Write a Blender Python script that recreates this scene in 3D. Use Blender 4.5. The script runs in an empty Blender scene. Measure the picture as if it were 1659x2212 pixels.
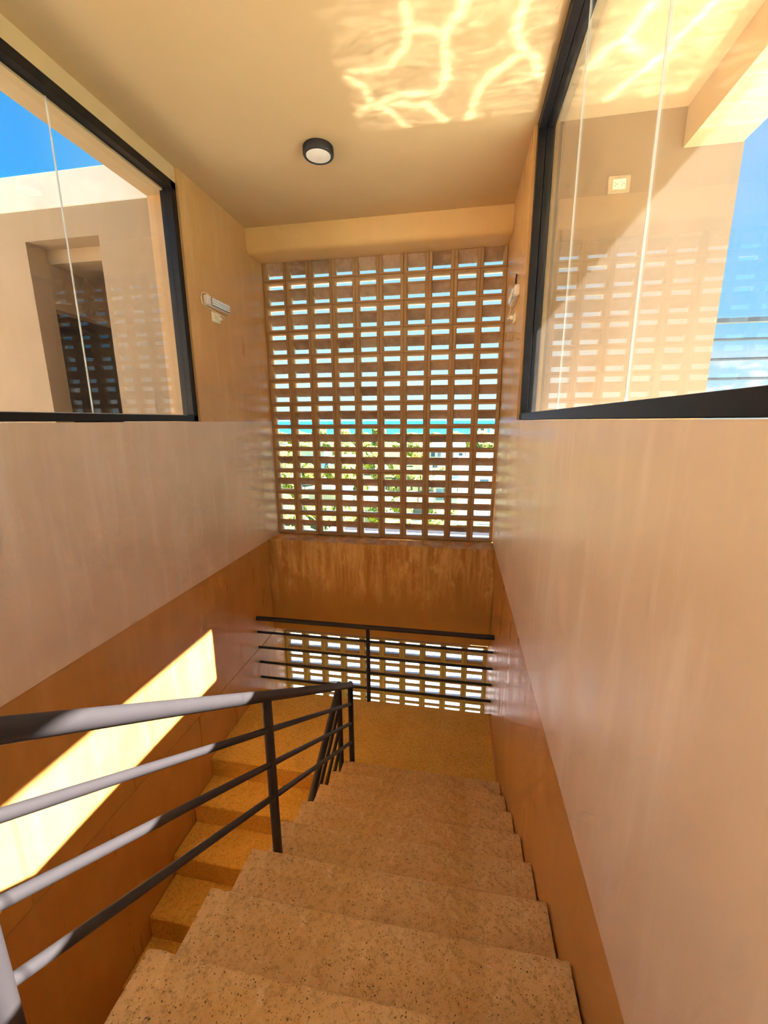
import bpy, bmesh, math, random
from mathutils import Vector, Matrix, noise
random.seed(7)
C = bpy.context.scene.collection
H = 14.0                      # eye height over the ground of the town; local z = 0 is eye level
XL, XR = -1.968, 0.382        # inner faces of the stairwell
YS = 4.244                    # plane of the block screens
ZC = 1.711                    # ceiling
ZP = -1.239                   # lower edge of the upper wall panels
T, R = 0.2761, 0.17005        # tread, riser
Y0, Z0 = 0.4608, -1.2541
XS = -0.803                   # left edge of the upper flight
XLS = -0.86                   # right edge of the lower flight
ZL = Z0 - 9*R                 # landing
YLAND = Y0 + 8*T
YF = 3.63
ZF = Z0 + 3*R                 # roof terrace floor level

# ------------------------------------------------------------------ materials
def new_mat(name):
    m = bpy.data.materials.new(name); m.use_nodes = True
    nt = m.node_tree; b = nt.nodes['Principled BSDF']
    return m, nt, b
def nd(nt, typ, **kw):
    n = nt.nodes.new(typ)
    for k, v in kw.items():
        if k in n.inputs: n.inputs[k].default_value = v
        else: setattr(n, k, v)
    return n
def noise_tex(nt, scale, detail=4, rough=.5, stretch=(1,1,1), coord=None, dist=0):
    if coord is None:
        coord = nd(nt, 'ShaderNodeTexCoord').outputs['Object']
    mp = nd(nt, 'ShaderNodeMapping'); mp.inputs['Scale'].default_value = stretch
    nt.links.new(coord, mp.inputs['Vector'])
    n = nd(nt, 'ShaderNodeTexNoise'); n.inputs['Scale'].default_value = scale
    n.inputs['Detail'].default_value = detail; n.inputs['Roughness'].default_value = rough
    n.inputs['Distortion'].default_value = dist
    nt.links.new(mp.outputs[0], n.inputs['Vector'])
    return n.outputs['Fac']
def ramp(nt, src, stops):
    r = nd(nt, 'ShaderNodeValToRGB'); e = r.color_ramp.elements
    while len(e) < len(stops): e.new(0.5)
    for i, (p, c) in enumerate(stops):
        e[i].position = p
        e[i].color = (c, c, c, 1) if isinstance(c, (int, float)) else tuple(c) + (1,)
    nt.links.new(src, r.inputs[0]); return r.outputs[0]
def mixc(nt, fac, a, b, mode='MIX'):
    m = nd(nt, 'ShaderNodeMix', data_type='RGBA', blend_type=mode)
    for i, sock, v in ((0, m.inputs[0], fac), (1, m.inputs[6], a), (2, m.inputs[7], b)):
        if isinstance(v, bpy.types.NodeSocket): nt.links.new(v, sock)
        elif isinstance(v, (int, float)): sock.default_value = v if i == 0 else (v, v, v, 1)
        else: sock.default_value = tuple(v) + (1,)
    return m.outputs[2]
def mathn(nt, op, a, b=0.0, clamp=False):
    m = nd(nt, 'ShaderNodeMath', operation=op); m.use_clamp = clamp
    for i, v in enumerate((a, b)):
        if isinstance(v, (int, float)): m.inputs[i].default_value = v
        else: nt.links.new(v, m.inputs[i])
    return m.outputs[0]
def bump(nt, b, h, strength=.3, dist=.01):
    n = nd(nt, 'ShaderNodeBump'); n.inputs['Strength'].default_value = strength; n.inputs['Distance'].default_value = dist
    nt.links.new(h, n.inputs['Height']); nt.links.new(n.outputs[0], b.inputs['Normal'])

def plaster(name, base, dark, light, rough=.5, streak=.35, spec=.4, bumpk=.12, drips=None):
    m, nt, b = new_mat(name)
    cloud = noise_tex(nt, 1.6, 3, .6)
    col = mixc(nt, ramp(nt, cloud, [(.32, 0.), (.68, 1.)]), dark, base)
    st = noise_tex(nt, 3.0, 4, .6, (3.0, 3.0, .45), dist=.1)
    col = mixc(nt, ramp(nt, st, [(.50, 0.), (.72, streak)]), col, light)
    fine = noise_tex(nt, 40, 2, .6)
    col = mixc(nt, ramp(nt, fine, [(.3, .10), (.5, 0.)]), col, dark)
    if drips:
        d1 = noise_tex(nt, 5, 6, .7, (3.2, 3.2, .30), dist=.1)
        tc = nd(nt, 'ShaderNodeTexCoord'); sp = nd(nt, 'ShaderNodeSeparateXYZ'); nt.links.new(tc.outputs['Generated'], sp.inputs[0])
        band = ramp(nt, mathn(nt, 'ADD', sp.outputs[2], mathn(nt, 'MULTIPLY', noise_tex(nt, 3, 3, .6, (4, 4, .6)), .5)), [(.62, 0.), (.95, 1.)])
        col = mixc(nt, mathn(nt, 'MULTIPLY', ramp(nt, d1, [(.42, 0.), (.62, .75)]), band), col, drips)
        d2 = noise_tex(nt, 5, 8, .7, (1.6, 1.6, .8))
        col = mixc(nt, mathn(nt, 'MULTIPLY', ramp(nt, d2, [(.5, 0.), (.62, .8)]), band), col, drips)
    nt.links.new(col, b.inputs['Base Color'])
    b.inputs['Specular IOR Level'].default_value = spec
    rr = ramp(nt, st, [(.3, rough - .1), (.7, rough + .12)])
    nt.links.new(rr, b.inputs['Roughness'])
    h = noise_tex(nt, 9, 4, .7, (1, 1, .6))
    bump(nt, b, h, bumpk, .012)
    return m
TAN   = (.74, .465, .262); TAND = (.67, .395, .205); TANL = (.83, .58, .37)
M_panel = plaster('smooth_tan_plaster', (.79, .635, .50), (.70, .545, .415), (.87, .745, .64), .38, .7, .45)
M_lower = plaster('polished_shade_ochre_plaster', (.58, .305, .095), (.51, .245, .06), (.66, .385, .15), .34, .45, .5)  # finish below the groove; orange of the shaded stairwell put into its colour
M_beam  = plaster('stained_ochre_plaster', (.50, .245, .06), (.42, .19, .04), (.54, .28, .08), .45, .3, .4, drips=(.74, .47, .17))
M_ceil  = plaster('ceiling_paint', (.62, .455, .25), (.60, .43, .225), (.65, .48, .275), .75, .12, .15, .05)
M_pillar= plaster('ochre_pillar_plaster', (.66, .395, .165), (.58, .325, .11), (.74, .50, .26), .36, .5, .45)
M_out   = plaster('outdoor_tan_plaster', (.44, .305, .175), (.40, .27, .145), (.50, .36, .23), .6, .25, .2)
M_coping= plaster('cream_roof_coping', (.86, .80, .67), (.74, .66, .52), (.92, .88, .78), .7, .4, .2)

def stone(name, base, dark, light, speck=1.0):
    m, nt, b = new_mat(name)
    tc = nd(nt, 'ShaderNodeTexCoord').outputs['Object']
    col = mixc(nt, ramp(nt, noise_tex(nt, 4.5, 6, .62), [(.34, 0.), (.66, 1.)]), dark, base)
    col = mixc(nt, ramp(nt, noise_tex(nt, 24, 4, .7), [(.52, 0.), (.74, .6)]), col, light)
    col = mixc(nt, ramp(nt, noise_tex(nt, 60, 3, .7), [(.34, .65), (.50, 0.)]), col, tuple(c*.6 for c in dark))
    def specks(scale, th, off):
        mp = nd(nt, 'ShaderNodeMapping'); mp.inputs['Location'].default_value = off
        nt.links.new(tc, mp.inputs[0])
        warp = nd(nt, 'ShaderNodeTexNoise'); warp.inputs['Scale'].default_value = scale*.8
        nt.links.new(mp.outputs[0], warp.inputs['Vector'])
        va = nd(nt, 'ShaderNodeVectorMath', operation='MULTIPLY_ADD')
        nt.links.new(warp.outputs['Color'], va.inputs[0]); va.inputs[1].default_value = (.6/scale,)*3
        nt.links.new(mp.outputs[0], va.inputs[2])
        v = nd(nt, 'ShaderNodeTexVoronoi'); v.inputs['Scale'].default_value = scale
        nt.links.new(va.outputs[0], v.inputs['Vector'])
        rnd = nd(nt, 'ShaderNodeSeparateColor'); nt.links.new(v.outputs['Color'], rnd.inputs[0])
        size = mathn(nt, 'MULTIPLY', mathn(nt, 'SUBTRACT', rnd.outputs[0], .42, True), th)
        return mathn(nt, 'MULTIPLY', mathn(nt, 'SUBTRACT', size, v.outputs['Distance']), 14, True)
    s = mathn(nt, 'MAXIMUM', specks(120, .56, (0, 0, 0)), specks(240, .62, (3, 1, 2)), True)
    s = mathn(nt, 'MULTIPLY', s, speck)
    col = mixc(nt, s, col, tuple(c*.28 for c in dark))
    nt.links.new(col, b.inputs['Base Color'])
    b.inputs['Roughness'].default_value = .72; b.inputs['Specular IOR Level'].default_value = .25
    h = mathn(nt, 'SUBTRACT', mathn(nt, 'MULTIPLY', noise_tex(nt, 50, 4, .6), .4), s)
    bump(nt, b, h, .35, .004)
    return m
M_tread = stone('pitted_cast_stone', (.70, .475, .25), (.60, .37, .15), (.80, .59, .37))
M_land  = stone('landing_cast_stone', (.74, .465, .12), (.66, .39, .08), (.78, .56, .23), .7)

def simple(name, col, rough=.5, metal=0, spec=.5, bumps=0):
    m, nt, b = new_mat(name)
    n = noise_tex(nt, 18, 3, .5)
    c = mixc(nt, ramp(nt, n, [(.35, 0.), (.65, 1.)]), tuple(v*.93 for v in col), col)
    nt.links.new(c, b.inputs['Base Color'])
    b.inputs['Roughness'].default_value = rough; b.inputs['Metallic'].default_value = metal
    b.inputs['Specular IOR Level'].default_value = spec
    if bumps: bump(nt, b, noise_tex(nt, 200, 2), bumps, .001)
    return m
M_rail   = simple('black_satin_paint', (.040, .035, .037), .55, 0, .22)
M_frame  = simple('black_aluminium', (.009, .007, .008), .42, 0, .3)
M_black  = simple('black_lamp_body', (.012, .009, .009), .5)
M_diff   = simple('frosted_diffuser', (.86, .83, .74), .6)
M_ivory  = simple('ivory_plastic', (.92, .87, .66), .45)
M_gold   = simple('champagne_plate', (.62, .50, .30), .35, .35)
M_white  = simple('white_plastic', (.82, .76, .74), .4)
M_chrome = simple('led_reflector', (.75, .8, .86), .18, .9)
M_led    = simple('led_lens', (.95, .97, 1.), .12)
M_hole   = simple('socket_hole', (.02, .018, .015), .6)
def seal_mat():
    m, nt, b = new_mat('clear_silicone'); out = nt.nodes['Material Output']
    b.inputs['Base Color'].default_value = (.75, .75, .72, 1); b.inputs['Roughness'].default_value = .2
    t = nd(nt, 'ShaderNodeBsdfTransparent'); mx = nd(nt, 'ShaderNodeMixShader'); mx.inputs[0].default_value = .75
    nt.links.new(t.outputs[0], mx.inputs[1]); nt.links.new(b.outputs[0], mx.inputs[2]); nt.links.new(mx.outputs[0], out.inputs[0])
    return m
M_seal = seal_mat()
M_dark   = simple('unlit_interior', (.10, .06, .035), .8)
M_deck   = simple('pale_terrace_tile', (.86, .80, .70), .6)
M_steel  = simple('blue_black_steel', (.02, .05, .09), .4)

def block_mat():
    m, nt, b = new_mat('cast_block')
    g = nd(nt, 'ShaderNodeNewGeometry')
    rnd = g.outputs['Random Per Island']
    col = mixc(nt, ramp(nt, rnd, [(0., 0.), (.3, .55), (.8, .8), (1., 1.)]), (.30, .18, .10), (.60, .42, .27))
    col = mixc(nt, ramp(nt, noise_tex(nt, 22, 5, .7, (1.4, 1.4, .35)), [(.5, 0.), (.7, .45)]), col, (.30, .16, .07))
    col = mixc(nt, ramp(nt, noise_tex(nt, 9, 4, .6), [(.45, 0.), (.7, .5)]), col, (.72, .50, .31))
    nt.links.new(col, b.inputs['Base Color']); b.inputs['Roughness'].default_value = .85
    b.inputs['Specular IOR Level'].default_value = .15
    bump(nt, b, noise_tex(nt, 60, 4, .6), .3, .004)
    return m
def frame_block_mat():
    m, nt, b = new_mat('cast_block_frame')
    g = nd(nt, 'ShaderNodeNewGeometry')
    col = mixc(nt, g.outputs['Random Per Island'], (.43, .255, .115), (.52, .34, .18))
    col = mixc(nt, ramp(nt, noise_tex(nt, 14, 5, .7), [(.52, 0.), (.7, .5)]), col, (.40, .22, .08))
    nt.links.new(col, b.inputs['Base Color']); b.inputs['Roughness'].default_value = .85
    b.inputs['Specular IOR Level'].default_value = .15
    bump(nt, b, noise_tex(nt, 60, 4, .6), .25, .004)
    return m
M_bframe = frame_block_mat(); M_bplate = block_mat()
M_bwhite = simple('white_painted_block_back', (.85, .82, .80), .7)
M_mortar = simple('dark_mortar', (.30, .16, .06), .9)

def glass(name, dust):
    m = bpy.data.materials.new(name); m.use_nodes = True; nt = m.node_tree
    nt.nodes.clear()
    out = nd(nt, 'ShaderNodeOutputMaterial')
    g = nd(nt, 'ShaderNodeNewGeometry')
    ior = mathn(nt, 'ADD', 1.5, mathn(nt, 'MULTIPLY', g.outputs['Backfacing'], 1/1.5 - 1.5))
    fr = nd(nt, 'ShaderNodeFresnel'); nt.links.new(ior, fr.inputs['IOR'])
    tr = nd(nt, 'ShaderNodeBsdfTransparent'); tr.inputs[0].default_value = (.985, .99, .985, 1)
    gl = nd(nt, 'ShaderNodeBsdfGlossy'); gl.inputs['Roughness'].default_value = 0.0
    mx = nd(nt, 'ShaderNodeMixShader'); nt.links.new(fr.outputs[0], mx.inputs[0])
    nt.links.new(tr.outputs[0], mx.inputs[1]); nt.links.new(gl.outputs[0], mx.inputs[2])
    # film of dust with a few dried drops
    df = nd(nt, 'ShaderNodeBsdfDiffuse'); df.inputs[0].default_value = (.9, .86, .76, 1)
    tl = nd(nt, 'ShaderNodeBsdfTranslucent'); tl.inputs[0].default_value = (.9, .86, .76, 1)
    dm = nd(nt, 'ShaderNodeMixShader'); dm.inputs[0].default_value = .5
    nt.links.new(df.outputs[0], dm.inputs[1]); nt.links.new(tl.outputs[0], dm.inputs[2])
    tc = nd(nt, 'ShaderNodeTexCoord').outputs['Object']
    v = nd(nt, 'ShaderNodeTexVoronoi'); v.inputs['Scale'].default_value = 60; nt.links.new(tc, v.inputs['Vector'])
    sc = nd(nt, 'ShaderNodeSeparateColor'); nt.links.new(v.outputs['Color'], sc.inputs[0])
    sp = mathn(nt, 'MULTIPLY', mathn(nt, 'SUBTRACT', mathn(nt, 'MULTIPLY', mathn(nt, 'SUBTRACT', sc.outputs[0], .9, True), 2.0), v.outputs['Distance'], True), 3.0, True)
    cl = ramp(nt, noise_tex(nt, 1.3, 4, .6), [(.35, dust*.6), (.7, dust*1.3)])
    fac = mathn(nt, 'ADD', cl, mathn(nt, 'MULTIPLY', sp, dust*6), True)
    m2 = nd(nt, 'ShaderNodeMixShader'); nt.links.new(fac, m2.inputs[0])
    nt.links.new(mx.outputs[0], m2.inputs[1]); nt.links.new(dm.outputs[0], m2.inputs[2])
    nt.links.new(m2.outputs[0], out.inputs[0])
    return m
M_glassL = glass('clear_glass', .012); M_glassR = glass('dusty_glass', .02)

# ------------------------------------------------------------------ mesh helpers
class MB:
    def __init__(s): s.bm = bmesh.new()
    def box(s, x0, x1, y0, y1, z0, z1, bev=0, seg=2):
        bm = bmesh.new() if bev else s.bm
        vs = [bm.verts.new((x, y, z)) for x in (x0, x1) for y in (y0, y1) for z in (z0, z1)]
        for f in ((0,1,3,2), (4,6,7,5), (0,4,5,1), (2,3,7,6), (0,2,6,4), (1,5,7,3)):
            bm.faces.new([vs[i] for i in f])
        if bev:
            bmesh.ops.bevel(bm, geom=list(bm.edges), offset=bev, segments=seg, affect='EDGES', clamp_overlap=True)
            s.merge(bm)
        return s
    def merge(s, bm):
        me = bpy.data.meshes.new('tmp'); bm.to_mesh(me); bm.free(); s.bm.from_mesh(me); bpy.data.meshes.remove(me)
    def prism(s, prof, a0, a1, axis='x', n=1, fn=None):
        """sweep a closed 2-D profile along an axis; x: profile is (y, z); y: (x, z); z: (x, y)"""
        rings = []
        for i in range(n + 1):
            a = a0 + (a1 - a0)*i/n; ring = []
            for j, (u, w) in enumerate(prof):
                p = {'x': (a, u, w), 'y': (u, a, w), 'z': (u, w, a)}[axis]
                if fn: p = fn(Vector(p), j)
                ring.append(s.bm.verts.new(p))
            rings.append(ring)
        m = len(prof)
        for i in range(n):
            for j in range(m):
                s.bm.faces.new((rings[i][j], rings[i][(j+1) % m], rings[i+1][(j+1) % m], rings[i+1][j]))
        s.bm.faces.new(rings[0]); s.bm.faces.new(rings[-1][::-1])
        return s
    def tube(s, pts, r, seg=16, dome=False):
        pts = [Vector(p) for p in pts]; rings = []
        seq = []
        d0 = (pts[1]-pts[0]).normalized(); d1 = (pts[-1]-pts[-2]).normalized()
        for i, p in enumerate(pts):
            d = (pts[min(i+1, len(pts)-1)] - pts[max(i-1, 0)]).normalized()
            seq.append((p, d, r))
        if dome:
            ext = []
            for k in range(1, 5):
                a = k*math.pi/2/5; ext.append((pts[-1] + d1*r*math.sin(a), d1, r*math.cos(a)))
            seq += ext
        up = Vector((0, 0, 1)) if abs(d0.z) < .9 else Vector((1, 0, 0))
        for p, d, rr in seq:
            a = d.cross(up).normalized(); b = a.cross(d).normalized()
            rings.append([s.bm.verts.new(p + (a*math.cos(t) + b*math.sin(t))*rr) for t in [2*math.pi*k/seg for k in range(seg)]])
        for i in range(len(rings)-1):
            for k in range(seg):
                s.bm.faces.new((rings[i][k], rings[i][(k+1) % seg], rings[i+1][(k+1) % seg], rings[i+1][k]))
        s.bm.faces.new(rings[0][::-1]); s.bm.faces.new(rings[-1])
        return s
    def lathe(s, prof, cx, cy, seg=48):
        rings = []
        for r, z in prof:
            rings.append([s.bm.verts.new((cx + r*math.cos(2*math.pi*k/seg), cy + r*math.sin(2*math.pi*k/seg), z)) for k in range(seg)] if r > 1e-6 else [s.bm.verts.new((cx, cy, z))])
        for a, b in zip(rings, rings[1:]):
            for k in range(seg):
                k2 = (k+1) % seg
                if len(a) == 1: s.bm.faces.new((a[0], b[k2], b[k]))
                elif len(b) == 1: s.bm.faces.new((a[k], a[k2], b[0]))
                else: s.bm.faces.new((a[k], a[k2], b[k2], b[k]))
        return s
    def build(s, name, mat, parent=None, smooth=False, bev=0):
        bm = s.bm
        bmesh.ops.recalc_face_normals(bm, faces=bm.faces)
        xs = [v.co.x for v in bm.verts]; ys = [v.co.y for v in bm.verts]; zs = [v.co.z for v in bm.verts]
        org = Vector(((min(xs)+max(xs))/2, (min(ys)+max(ys))/2, min(zs)))
        for v in bm.verts: v.co -= org
        me = bpy.data.meshes.new(name); bm.to_mesh(me); bm.free()
        me.materials.append(mat)
        if smooth:
            for p in me.polygons: p.use_smooth = True
        o = bpy.data.objects.new(name, me); C.objects.link(o)
        wl = org + Vector((0, 0, H))
        if parent is not None:
            o.parent = parent
            o.location = wl - base_of(parent)
        else: o.location = wl
        if smooth == 'auto' or bev:
            pass
        if bev:
            md = o.modifiers.new('bevel', 'BEVEL'); md.width = bev; md.segments = 2; md.limit_method = 'ANGLE'
        if smooth == 'auto':
            md = o.modifiers.new('edges', 'EDGE_SPLIT'); md.split_angle = math.radians(35)
        return o
def base_of(o):
    v = Vector(o.location)
    while o.parent: o = o.parent; v += Vector(o.location)
    return v
def tag(o, label=None, cat=None, group=None, kind=None):
    if label: o['label'] = label
    if cat: o['category'] = cat
    if group: o['group'] = group
    if kind: o['kind'] = kind
    return o
def empty(name, loc, label=None, cat=None, group=None, kind=None):
    o = bpy.data.objects.new(name, None); C.objects.link(o); o.location = Vector(loc) + Vector((0, 0, H))
    o.empty_display_size = .1
    return tag(o, label, cat, group, kind)
def box(*a, bev=0): return MB().box(*a, bev=bev)
def struct(name, mb, mat, **k):
    o = mb.build(name, mat, **k); o['kind'] = 'structure'; return o

# ------------------------------------------------------------------ the shell
YB = -3.2
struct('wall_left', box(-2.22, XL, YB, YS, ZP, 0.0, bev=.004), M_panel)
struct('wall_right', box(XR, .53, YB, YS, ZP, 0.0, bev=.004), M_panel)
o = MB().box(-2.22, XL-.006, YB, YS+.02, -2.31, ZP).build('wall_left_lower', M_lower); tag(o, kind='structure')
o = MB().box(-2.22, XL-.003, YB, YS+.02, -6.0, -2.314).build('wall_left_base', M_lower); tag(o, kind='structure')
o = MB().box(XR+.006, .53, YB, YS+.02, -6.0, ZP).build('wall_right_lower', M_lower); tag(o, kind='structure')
struct('wall_left_pillar', MB().box(-2.22, XL-.004, 2.985, YS+.12, 0.0, ZC), M_pillar)
struct('wall_right_pillar', MB().box(XR+.004, .53, 3.005, YS+.12, 0.0, ZC), M_pillar)
struct('wall_front', box(XL-.006, XR+.006, 3.975, YS+.12, -2.272, -1.238, bev=.006), M_beam)
# ceiling slab, edge beams
struct('ceiling', MB().box(-2.225, 1.5, YB, 4.5, ZC, 1.98), M_ceil)
m = MB().box(-2.22, -1.99, YB, 3.0, 1.613, ZC); m.box(-2.22, -2.06, YB, 3.0, 1.556, 1.6131)
struct('trim_1', m, M_ceil)
struct('trim_2', MB().box(1.204, 1.505, YB, 3.0, 1.507, ZC), M_ceil)
# rounded beam over the upper screen
prof = [(3.932, ZC), (3.935, 1.56), (3.945, 1.53), (3.965, 1.513), (3.99, 1.508), (YS+.12, 1.528), (YS+.12, ZC)]
rng = lambda p, j: p + Vector((0, 0, .004*noise.noise(p*6))) if 1 <= j <= 5 else p
struct('trim_3', MB().prism(prof, XL-.004, XR+.004, 'x', 40, rng), plaster('beam_plaster', (.76, .50, .21), (.70, .44, .16), (.80, .56, .28), .6, .2, .25), smooth='auto')
# outdoor walls flanking the stairwell
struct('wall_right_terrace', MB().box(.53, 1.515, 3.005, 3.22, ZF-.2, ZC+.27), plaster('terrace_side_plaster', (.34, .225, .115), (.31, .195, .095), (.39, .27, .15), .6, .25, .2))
nx0, nx1, nz1 = -3.317, -2.67, 1.351
m = MB().box(nx1, -2.22, 3.005, 3.175, -6, 1.556); m.box(-7.0, nx0, 3.005, 3.175, -6, 1.556); m.box(nx0, nx1, 3.005, 3.175, nz1, 1.556); m.box(nx0, nx1, 3.005, 3.175, -6, ZF-.1)
struct('wall_left_courtyard', m, M_out)
struct('trim_4', box(-7.0, -2.22, 3.0, 3.4, 1.556, 1.788, bev=.005), M_coping)
# passage behind the opening in the courtyard wall
struct('trim_5', MB().box(nx0-.01, -2.26, 3.176, 3.36, 1.25, 1.364), M_out)
m = MB().box(nx0-.25, -2.26, 3.36, 4.7, 1.25, 1.5)
m.box(nx0-.13, nx0, 3.176, 4.7, .915, 1.25); m.box(nx0-.13, nx0, 4.5, 4.7, ZF, .93)
m.box(-2.46, -2.26, 3.176, 4.7, ZF, 1.25); m.box(nx0-2.4, -2.26, 4.7, 4.85, ZF-.1, 1.5)
struct('wall_passage', m, M_out)
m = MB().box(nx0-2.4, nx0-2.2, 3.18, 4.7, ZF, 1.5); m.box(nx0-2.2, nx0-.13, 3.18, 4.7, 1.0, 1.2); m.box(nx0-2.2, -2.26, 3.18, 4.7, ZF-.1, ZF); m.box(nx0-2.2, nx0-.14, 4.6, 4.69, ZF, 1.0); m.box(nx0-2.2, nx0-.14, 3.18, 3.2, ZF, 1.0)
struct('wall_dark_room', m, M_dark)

# floors of the roof level
struct('floor', MB().box(XL-.006, XR+.006, YB-2, Y0-3*T, ZF-.18, ZF), M_land)
struct('floor_courtyard', MB().box(-7.2, -2.2, -6, 3.0, ZF-.25, ZF-.05), M_deck)
m = MB().box(.53, 1.9, -6, 3.2, ZF-.25, ZF-.02); m.box(1.9, 4.6, 2.75, 3.2, ZF-.25, ZF-.02); m.box(4.6, 9, -6, 3.2, ZF-.25, ZF-.02)
struct('floor_terrace', m, simple('sand_terrace_tile', (.66, .57, .45), .6))
m = MB().box(1.9, 4.6, -6, 2.75, ZF-1.4, ZF-1.3); m.box(1.88, 1.9, -6, 2.75, ZF-1.3, ZF-.02); m.box(4.6, 4.62, -6, 2.75, ZF-1.3, ZF-.02); m.box(1.9, 4.6, 2.74, 2.76, ZF-1.3, ZF-.02)
struct('floor_pool_basin', m, simple('pool_plaster', (.45, .75, .80), .6))
m, nt, b = new_mat('pool_water'); b.inputs['Base Color'].default_value = (.35, .8, .85, 1); b.inputs['Roughness'].default_value = .05; b.inputs['Transmission Weight'].default_value = .6; b.inputs['IOR'].default_value = 1.33
bump(nt, b, noise_tex(nt, 3, 3), .4, .05); M_water = m
o = MB().box(1.902, 4.598, -6, 2.738, ZF-.5, ZF-.07).build('pool_water', M_water); tag(o, kind='structure')
# unseen courtyard wall, added left of frame to bounce warm sunlight inside
struct('wall_courtyard_bounce', MB().box(-7.3, -7.0, -6, 3.2, -6, 2.6), plaster('bounce_wall_plaster', (.34, .27, .18), (.31, .245, .16), (.38, .31, .22), .7, .2, .2))

# ------------------------------------------------------------------ windows
def window(name, xf, side, yend, ztop, joints, mat, zsill=.005):
    """xf: room-side face of the frame; side: -1 outwards to -x, +1 outwards to +x"""
    w = empty(name, (xf, -1.0, zsill)); w['kind'] = 'structure'
    f = .05; d = .095*side
    x0, x1 = sorted((xf, xf + d))
    def fr(y0, y1, z0, z1, xa, xb):
        a, b_ = sorted((xa, xb)); return (a, b_, y0, y1, z0, z1)
    y0 = YB + .3
    m = MB(); xs = xf + side*.045
    for (a, b_) in ((xf, xs - side*.002), (xs + side*.002, xf + d)):
        inset = 0 if a == xf else .006
        m.box(*fr(y0, yend, zsill, zsill+.042-inset, a, b_))
        m.box(*fr(y0, yend, ztop-f+inset, ztop, a, b_))
        m.box(*fr(yend-f+inset, yend, zsill, ztop, a, b_))
        m.box(*fr(y0, y0+f, zsill, ztop, a, b_))
    m.box(*fr(y0+.01, yend-.004, zsill+.004, zsill+.03, xs-side*.004, xs+side*.004))
    m.build('window_frame', M_frame, w, bev=.002)
    xg = xf + side*.07
    g = MB(); ys = [y0+.02] + sorted(joints) + [yend-.03]
    for a, b_ in zip(ys, ys[1:]):
        g.box(xg-.0025, xg+.0025, a+.0015, b_-.0015, zsill+.03, ztop-f+.012)
    g.build('glass_pane', mat, w)
    for j in joints:
        MB().box(xg-.0035, xg+.0035, j-.0025, j+.0025, zsill+.04, ztop-f+.01).build('silicone_joint', M_seal, w)
    s = MB().box(xg-.009, xg+.009, y0, yend-f+.002, zsill+.041, zsill+.047)
    s.build('seal_strip', M_seal, w)
    return w
window('window_1', -1.988, -1, 2.98, 1.613, [2.10, 1.26, .42, -.42, -1.26], M_glassL)
window('window_2', .402, 1, 3.0, ZC, [2.20, 1.34, .48, -.38, -1.24], M_glassR, .002)

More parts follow.
